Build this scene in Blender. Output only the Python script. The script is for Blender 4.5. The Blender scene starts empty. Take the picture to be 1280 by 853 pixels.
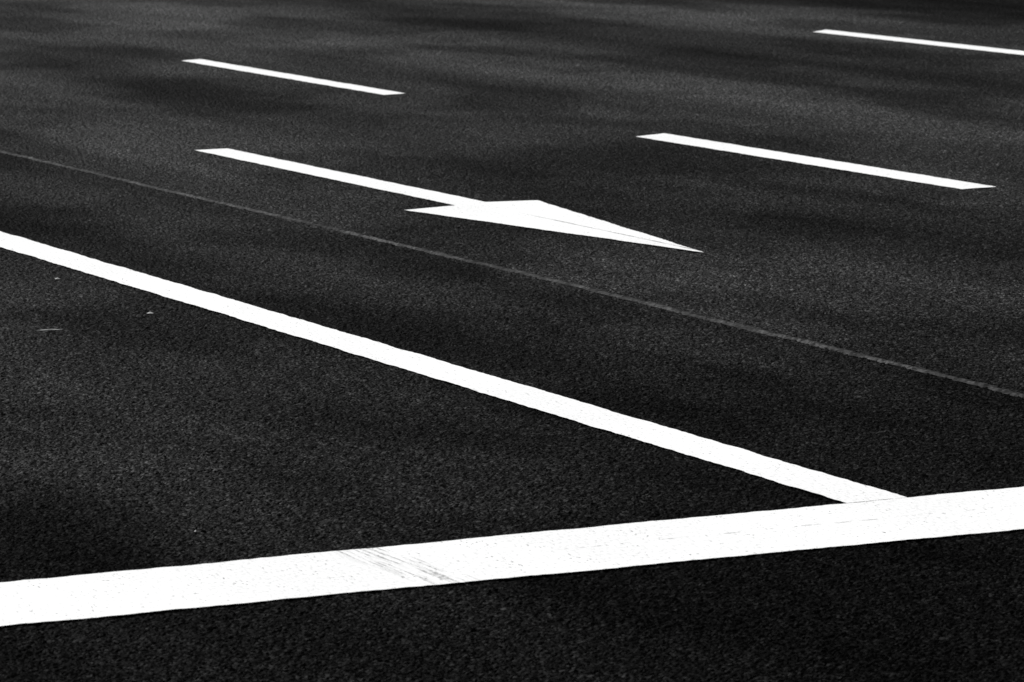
import bpy, math, random
import numpy as np
from mathutils import Vector, Matrix
random.seed(7); rng=np.random.default_rng(11)
S=bpy.context.scene
S.view_settings.view_transform='Standard'; S.view_settings.look='None'; S.view_settings.exposure=0
SUN_EL=math.radians(45); SUN_AZ=math.radians(-25)   # azimuth clockwise from +Y

# ---------------- node helpers
class NT:
    def __init__(s,name):
        s.m=bpy.data.materials.new(name); s.m.use_nodes=True; s.t=s.m.node_tree
        s.n=s.t.nodes; s.l=s.t.links; s.b=s.n['Principled BSDF']
        s.co=s.n.new('ShaderNodeTexCoord').outputs['Object']
    def put(s,sock,v):
        if isinstance(v,bpy.types.NodeSocket): s.l.new(v,sock)
        else: sock.default_value=v
    def math(s,op,a,b=0.0,c=0.0,clamp=False):
        n=s.n.new('ShaderNodeMath'); n.operation=op; n.use_clamp=clamp
        s.put(n.inputs[0],a); s.put(n.inputs[1],b); s.put(n.inputs[2],c); return n.outputs[0]
    def ramp(s,x,a,b,c=0.0,d=1.0,smooth=True):
        n=s.n.new('ShaderNodeMapRange'); n.interpolation_type='SMOOTHSTEP' if smooth else 'LINEAR'
        s.put(n.inputs[0],x); n.inputs[1].default_value=a; n.inputs[2].default_value=b
        n.inputs[3].default_value=c; n.inputs[4].default_value=d; return n.outputs[0]
    def map(s,rot=0.0,scale=(1,1,1),loc=(0,0,0)):
        n=s.n.new('ShaderNodeMapping'); s.l.new(s.co,n.inputs[0])
        n.inputs['Rotation'].default_value=(0,0,rot); n.inputs['Scale'].default_value=scale
        n.inputs['Location'].default_value=loc; return n.outputs[0]
    def noise(s,v,scale,detail=2,rough=.5):
        n=s.n.new('ShaderNodeTexNoise'); n.noise_dimensions='2D'; s.l.new(v,n.inputs['Vector'])
        n.inputs['Scale'].default_value=scale; n.inputs['Detail'].default_value=detail
        n.inputs['Roughness'].default_value=rough; return n.outputs['Fac']
    def vor(s,v,scale):
        n=s.n.new('ShaderNodeTexVoronoi'); n.voronoi_dimensions='2D'; s.l.new(v,n.inputs['Vector'])
        n.inputs['Scale'].default_value=scale; return n
    def rgb(s,v):
        n=s.n.new('ShaderNodeCombineColor')
        for i in range(3): s.put(n.inputs[i],v)
        return n.outputs[0]
    def xyz(s):
        n=s.n.new('ShaderNodeSeparateXYZ'); s.l.new(s.co,n.inputs[0]); return n.outputs
    def bump(s,h,strength,dist):
        n=s.n.new('ShaderNodeBump'); n.inputs['Strength'].default_value=strength
        n.inputs['Distance'].default_value=dist; s.l.new(h,n.inputs['Height'])
        s.l.new(n.outputs[0],s.b.inputs['Normal'])
    def band(s,x,c,w):
        d=s.math('ABSOLUTE',s.math('SUBTRACT',x,c)); return s.ramp(d,0,w,1,0)

def asphalt(nt):
    M=nt.math; g=nt.map()
    v1=nt.vor(g,165)
    sep=nt.n.new('ShaderNodeSeparateColor'); nt.l.new(v1.outputs['Color'],sep.inputs[0])
    r=M('POWER',sep.outputs[0],4.0)
    n1=nt.noise(g,28,2,.7)
    grain=M('MULTIPLY',M('MULTIPLY',r,.040),nt.ramp(n1,.35,.68,.4,1.6))
    base=M('ADD',grain,.0006)
    o=nt.xyz(); x=o[0]; y=o[1]
    wob=nt.noise(nt.map(scale=(.5,.12,1)),1.0,1,.5)
    xw=M('ADD',x,M('MULTIPLY',M('SUBTRACT',wob,.5),.9))
    streak=nt.noise(nt.map(scale=(1.5,.3,1)),1.0,2,.5)
    blotch=nt.noise(nt.map(scale=(1.1,.6,1),loc=(5.3,2.2,0)),1.0,2,.55)
    k=M('MULTIPLY',nt.ramp(streak,.3,.7,.72,1.25),nt.ramp(blotch,.36,.6,.62,1.2))
    for c,w,a in ((9.6,.9,.6),(12.4,.9,.6),(5.95,.4,.25),(3.7,.8,.25)):
        k=M('MULTIPLY',k,M('ADD',1,M('MULTIPLY',nt.band(xw,c,w),a)))
    for c,w,a in ((4.95,.45,-.3),(7.25,.55,-.35),(11.0,.7,-.5),(14.6,1.8,-.8)):  # darker tracks; the widest, outermost band also paints in lens falloff
        k=M('MULTIPLY',k,M('ADD',1,M('MULTIPLY',nt.band(xw,c,w),a)))
    k=M('MULTIPLY',k,nt.ramp(x,5.50,5.55,.92,1.3))   # two paving passes
    k=M('MULTIPLY',k,nt.ramp(y,6.2,8.8,.42,1))  # near-edge vignette darkening, put into the asphalt colour
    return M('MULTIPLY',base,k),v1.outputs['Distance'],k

A=NT('asphalt'); val,h,k=asphalt(A)
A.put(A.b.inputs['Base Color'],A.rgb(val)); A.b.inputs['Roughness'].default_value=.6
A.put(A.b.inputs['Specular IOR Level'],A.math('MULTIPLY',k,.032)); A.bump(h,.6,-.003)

def paint(name,fn=None):
    P=NT(name); M=P.math
    g=P.map(rot=math.radians(26.8),scale=(1,.5,1))
    fine=P.noise(g,130,2,.65); mid=P.noise(g,16,2,.6); big=P.noise(g,3.0,2,.5)
    holes=P.ramp(M('ADD',fine,M('MULTIPLY',M('SUBTRACT',mid,.5),.4)),.21,.25,1,0)
    edge=P.ramp(fine,.28,.55,.83,1)
    white=M('MULTIPLY',M('MULTIPLY',edge,.89),P.ramp(big,.3,.65,.95,1))
    wear=M('MULTIPLY',holes,.85)
    if fn: wear=M('MAXIMUM',wear,fn(P,fine,mid))
    col=M('ADD',M('MULTIPLY',white,M('SUBTRACT',1,wear)),M('MULTIPLY',.012,wear))
    P.put(P.b.inputs['Base Color'],P.rgb(col)); P.b.inputs['Roughness'].default_value=.65
    P.b.inputs['Specular IOR Level'].default_value=.3
    P.bump(M('ADD',fine,M('MULTIPLY',wear,-.5)),.4,.002)
    return P.m
def stop_wear(P,fine,mid):
    M=P.math; o=P.xyz(); x=o[0]; y=o[1]
    xx=M('ADD',x,M('MULTIPLY',M('SUBTRACT',y,6.9),.06))
    st=P.noise(P.map(scale=(1,.05,1)),110,2,.6)
    m=P.ramp(M('ABSOLUTE',M('SUBTRACT',xx,3.27)),.035,.075,1,0)
    scuff=M('MULTIPLY',M('MULTIPLY',m,P.ramp(st,.45,.65)),P.ramp(fine,.38,.6,.08,.65))
    ln=M('ABSOLUTE',M('SUBTRACT',M('ADD',y,M('MULTIPLY',M('SUBTRACT',P.noise(P.map(scale=(1,0,0)),5,3,.6),.5),.03)),6.92))
    seam=M('MULTIPLY',P.ramp(ln,.001,.006,1,0),P.ramp(P.noise(P.map(),28,3,.7),.48,.64,0,.5))
    seam=M('MULTIPLY',seam,P.ramp(x,3.4,3.7))
    return M('MAXIMUM',scuff,seam)
def arrow_wear(P,fine,mid):
    M=P.math; o=P.xyz(); x=o[0]; y=o[1]
    ln=M('ABSOLUTE',M('SUBTRACT',M('ADD',x,M('MULTIPLY',M('SUBTRACT',P.noise(P.map(scale=(0,1,0)),6,3,.6),.5),.012)),6.303))
    return M('MULTIPLY',M('MULTIPLY',P.ramp(ln,.001,.007,1,0),P.ramp(y,12.1,12.5,.8,0)),P.ramp(mid,.35,.55,.45,1))
white=paint('road_paint'); white_stop=paint('road_paint_stop_line',stop_wear)
white_arrow=paint('road_paint_arrow',arrow_wear)

Sm=NT('bitumen_seam'); M=Sm.math
nz=Sm.noise(Sm.map(scale=(1,.5,1)),7,4,.75)
g2=Sm.vor(Sm.map(),120); sp=Sm.n.new('ShaderNodeSeparateColor'); Sm.l.new(g2.outputs['Color'],sp.inputs[0])
Sm.put(Sm.b.inputs['Base Color'],Sm.rgb(M('ADD',.002,M('MULTIPLY',Sm.ramp(nz,.38,.62,.15,1),M('MULTIPLY',sp.outputs[0],.075)))))
Sm.b.inputs['Roughness'].default_value=.7; Sm.b.inputs['Specular IOR Level'].default_value=.1

G=NT('verge_ground'); gn=G.noise(G.map(),3,5,.6)
G.put(G.b.inputs['Base Color'],G.rgb(G.ramp(gn,.3,.7,.03,.08))); G.b.inputs['Roughness'].default_value=.95; G.bump(gn,.8,.03)
K=NT('kerb_concrete'); kn=K.noise(K.map(),40,4,.6)
K.put(K.b.inputs['Base Color'],K.rgb(K.ramp(kn,.3,.7,.2,.34))); K.b.inputs['Roughness'].default_value=.9; K.bump(kn,.4,.004)
Lt=NT('litter_pale'); Lt.b.inputs['Base Color'].default_value=(.45,.45,.45,1); Lt.b.inputs['Roughness'].default_value=.8

# ---------------- geometry helpers
def obj(name,verts,faces,mat):
    me=bpy.data.meshes.new(name); me.from_pydata(verts,[],faces); me.update()
    o=bpy.data.objects.new(name,me); S.collection.objects.link(o); me.materials.append(mat); return o
def ragged(poly,step=.012,amp=.0025):
    out=[]; n=len(poly); drift=0
    for i in range(n):
        a=Vector(poly[i]); b=Vector(poly[(i+1)%n]); L=(b-a).length; d=(b-a)/L; nn=Vector((-d.y,d.x))
        m=max(1,int(L/step)); out.append((a.x,a.y))
        for j in range(1,m):
            drift=drift*.75+random.uniform(-1,1)*amp
            p=a.lerp(b,j/m)+nn*(drift*min(1,j/3,(m-j)/3)); out.append((p.x,p.y))
    return out
def marking(name,poly,z,mat,**k):
    pts=ragged(poly,**k); return obj(name,[(x,y,z) for x,y in pts],[tuple(range(len(pts)))],mat)

obj('ground',[(-600,-600,-.12),(600,-600,-.12),(600,600,-.12),(-600,600,-.12)],[(0,1,2,3)],G.m)

# road: one mesh. A detailed field of real stone-by-stone relief around the junction, plain sheet beyond it
X0,X1,Y0,Y1=1.2,16.6,4.8,28.0
dx=.005; xs=np.arange(X0,X1+dx,dx); xs[-1]=X1; nx=len(xs)
gr=.00072
nyr=int(math.log(Y1/Y0)/gr); ys=Y0*np.exp(np.arange(nyr+1)*gr); ys[-1]=Y1; ny=len(ys)
XX,YY=np.meshgrid(xs,ys)
h=rng.normal(0,1,(ny,nx)).astype(np.float32)
h2=(h+np.roll(h,1,0)+np.roll(h,1,1)+np.roll(np.roll(h,1,0),1,1))/2
c=rng.normal(0,1,(ny//3+2,nx//3+2)); c=np.repeat(np.repeat(c,3,0),3,1)[:ny,:nx]
c=(c+np.roll(c,1,0)+np.roll(c,2,0)+np.roll(c,1,1)+np.roll(c,2,1))/2.2
Zh=np.clip(.0006*h+.0008*h2+.0003*c,-.0030,.0030)
jx=rng.uniform(-.0018,.0018,(ny,nx))
ang=np.degrees(np.arctan2(XX,YY))
need=(ang>26.84-10)&(ang<26.84+10)&(np.hypot(XX,YY)>5.8)
q=need[:-1,:-1]&need[1:,1:]&need[1:,:-1]&need[:-1,1:]
border=np.zeros_like(need); border[0]=border[-1]=True; border[:,0]=border[:,-1]=True
inner=need.copy(); inner[1:-1,1:-1]&=need[:-2,1:-1]&need[2:,1:-1]&need[1:-1,:-2]&need[1:-1,2:]
Zh[~inner|border]=0
jj,ii=np.nonzero(q)
a=jj*nx+ii
F=np.stack([a,a+1,a+nx+1,a+nx],1)
used,inv=np.unique(F,return_inverse=True)
V=np.stack([(XX+jx*(inner&~border)).ravel()[used],YY.ravel()[used],Zh.ravel()[used]],1).astype(np.float32)
F=inv.reshape(-1,4)
nb=len(V)
extra=np.array([(-7.5,-80,-.004),(16.6,-80,-.004),(16.6,140,-.004),(-7.5,140,-.004)],np.float32)
V=np.vstack([V,extra]); F=np.vstack([F,np.array([[nb,nb+1,nb+2,nb+3]])])
me=bpy.data.meshes.new('road'); me.vertices.add(len(V)); me.vertices.foreach_set('co',V.ravel())
me.loops.add(F.size); me.loops.foreach_set('vertex_index',F.ravel().astype(np.int32))
me.polygons.add(len(F)); me.polygons.foreach_set('loop_start',np.arange(0,F.size,4,dtype=np.int32))
me.polygons.foreach_set('use_smooth',np.zeros(len(F),bool))
me.update(calc_edges=True); me.materials.append(A.m)
ro=bpy.data.objects.new('road',me); S.collection.objects.link(ro)

for sx in (-7.5,16.6):
    s=1 if sx>0 else -1; w=.15*s
    prof=[(sx,-.119),(sx,.10),(sx+.02*s,.12),(sx+w,.12),(sx+w,-.119)]
    vs=[];fs=[]
    yk=[-80+i for i in range(221)]
    for b in yk: vs+=[(px,b,pz) for px,pz in prof]
    for i in range(len(yk)-1):
        for j in range(4):
            t=(i*5+j,i*5+j+1,(i+1)*5+j+1,(i+1)*5+j); fs.append(t if s<0 else t[::-1])
    obj('kerb',vs,fs,K.m)
# longitudinal paving joint
yj=[-20+i*.015 for i in range(4600)]
vs=[];fs=[];d=0
for i,y in enumerate(yj):
    d=d*.96+random.uniform(-1,1)*.0022
    c=5.525+.02*math.sin(y*.55+2)+d; w=.014+random.uniform(-.005,.005)
    vs+=[(c-w,y,.0005),(c-w*.1,y,.0055+random.uniform(-.002,.002)),(c+w*1.6,y,.001)]
for i in range(len(yj)-1):
    for j in range(2): fs.append((i*3+j,i*3+j+1,(i+1)*3+j+1,(i+1)*3+j))
obj('paving_joint',vs,fs,Sm.m)

Z=.004
marking('stop_line',[(1.0,6.735),(2.392,6.728),(4.53,6.695),(9.9,6.69),(9.9,7.10),(1.0,7.10)],Z,white_stop)
marking('solid_lane_line',[(4.368,7.102),(4.515,7.102),(4.522,12.6),(4.522,60),(4.378,60),(4.374,12.3)],Z,white,step=.015)
marking('direction_arrow',[(6.21,12.71),(5.988,12.655),(6.292,11.10),(6.545,12.735),(6.357,12.765),(6.348,15.07),(6.203,15.06)],Z,white_arrow,amp=.002)
for p in ([(8.065,17.26),(8.195,17.30),(8.222,19.87),(8.085,19.80)],
          [(8.088,12.385),(8.248,12.40),(8.243,14.885),(8.064,14.807)],
          [(12.245,17.95),(12.42,17.98),(12.43,20.50),(12.249,20.35)]):
    marking('lane_dash',p,Z,white,amp=.0025)

vs=[];fs=[]
def scrap(x,y,lx,ly,hh,rot):
    b=len(vs); c,s=math.cos(rot),math.sin(rot); n=6
    for k2 in range(n):
        a=2*math.pi*k2/n; r=random.uniform(.75,1.1)
        px,py=math.cos(a)*lx*r,math.sin(a)*ly*r
        vs.append((x+px*c-py*s,y+px*s+py*c,.003))
    vs.append((x,y,hh))
    for k2 in range(n): fs.append((b+k2,b+(k2+1)%n,b+n))
scrap(4.246,11.387,.011,.006,.007,-.4); scrap(4.202,10.537,.011,.007,.007,-.4); scrap(3.83,10.339,.035,.004,.006,-.2)
scrap(3.05,7.42,.005,.004,.006,1)
obj('loose_grit',vs,fs,Lt.m)

# ---------------- light
W=bpy.data.worlds.new('World'); S.world=W; W.use_nodes=True; nt=W.node_tree
sky=nt.nodes.new('ShaderNodeTexSky'); sky.sky_type='NISHITA'; sky.sun_disc=False
sky.sun_elevation=SUN_EL; sky.sun_rotation=SUN_AZ
bw=nt.nodes.new('ShaderNodeRGBToBW'); nt.links.new(sky.outputs[0],bw.inputs[0])
bg=nt.nodes['Background']; nt.links.new(bw.outputs[0],bg.inputs[0]); bg.inputs[1].default_value=.05
sd=bpy.data.lights.new('sun','SUN'); sd.energy=5.0; sd.angle=math.radians(.5); sd.color=(1,1,1)
so=bpy.data.objects.new('sun',sd); S.collection.objects.link(so)
to=Vector((math.sin(SUN_AZ)*math.cos(SUN_EL),math.cos(SUN_AZ)*math.cos(SUN_EL),math.sin(SUN_EL)))
so.rotation_euler=to.to_track_quat('Z','Y').to_euler()

# ---------------- camera
cd=bpy.data.cameras.new('camera'); co=bpy.data.objects.new('camera',cd); S.collection.objects.link(co)
cd.sensor_width=36; cd.lens=5110/1280*36; cd.clip_end=3000
p=math.atan(712.5/5110)
co.location=(0,0,1.5); co.rotation_euler=(math.pi/2-p,0,-math.radians(26.84))
cd.dof.use_dof=True; cd.dof.focus_distance=10.2; cd.dof.aperture_fstop=18
S.camera=co
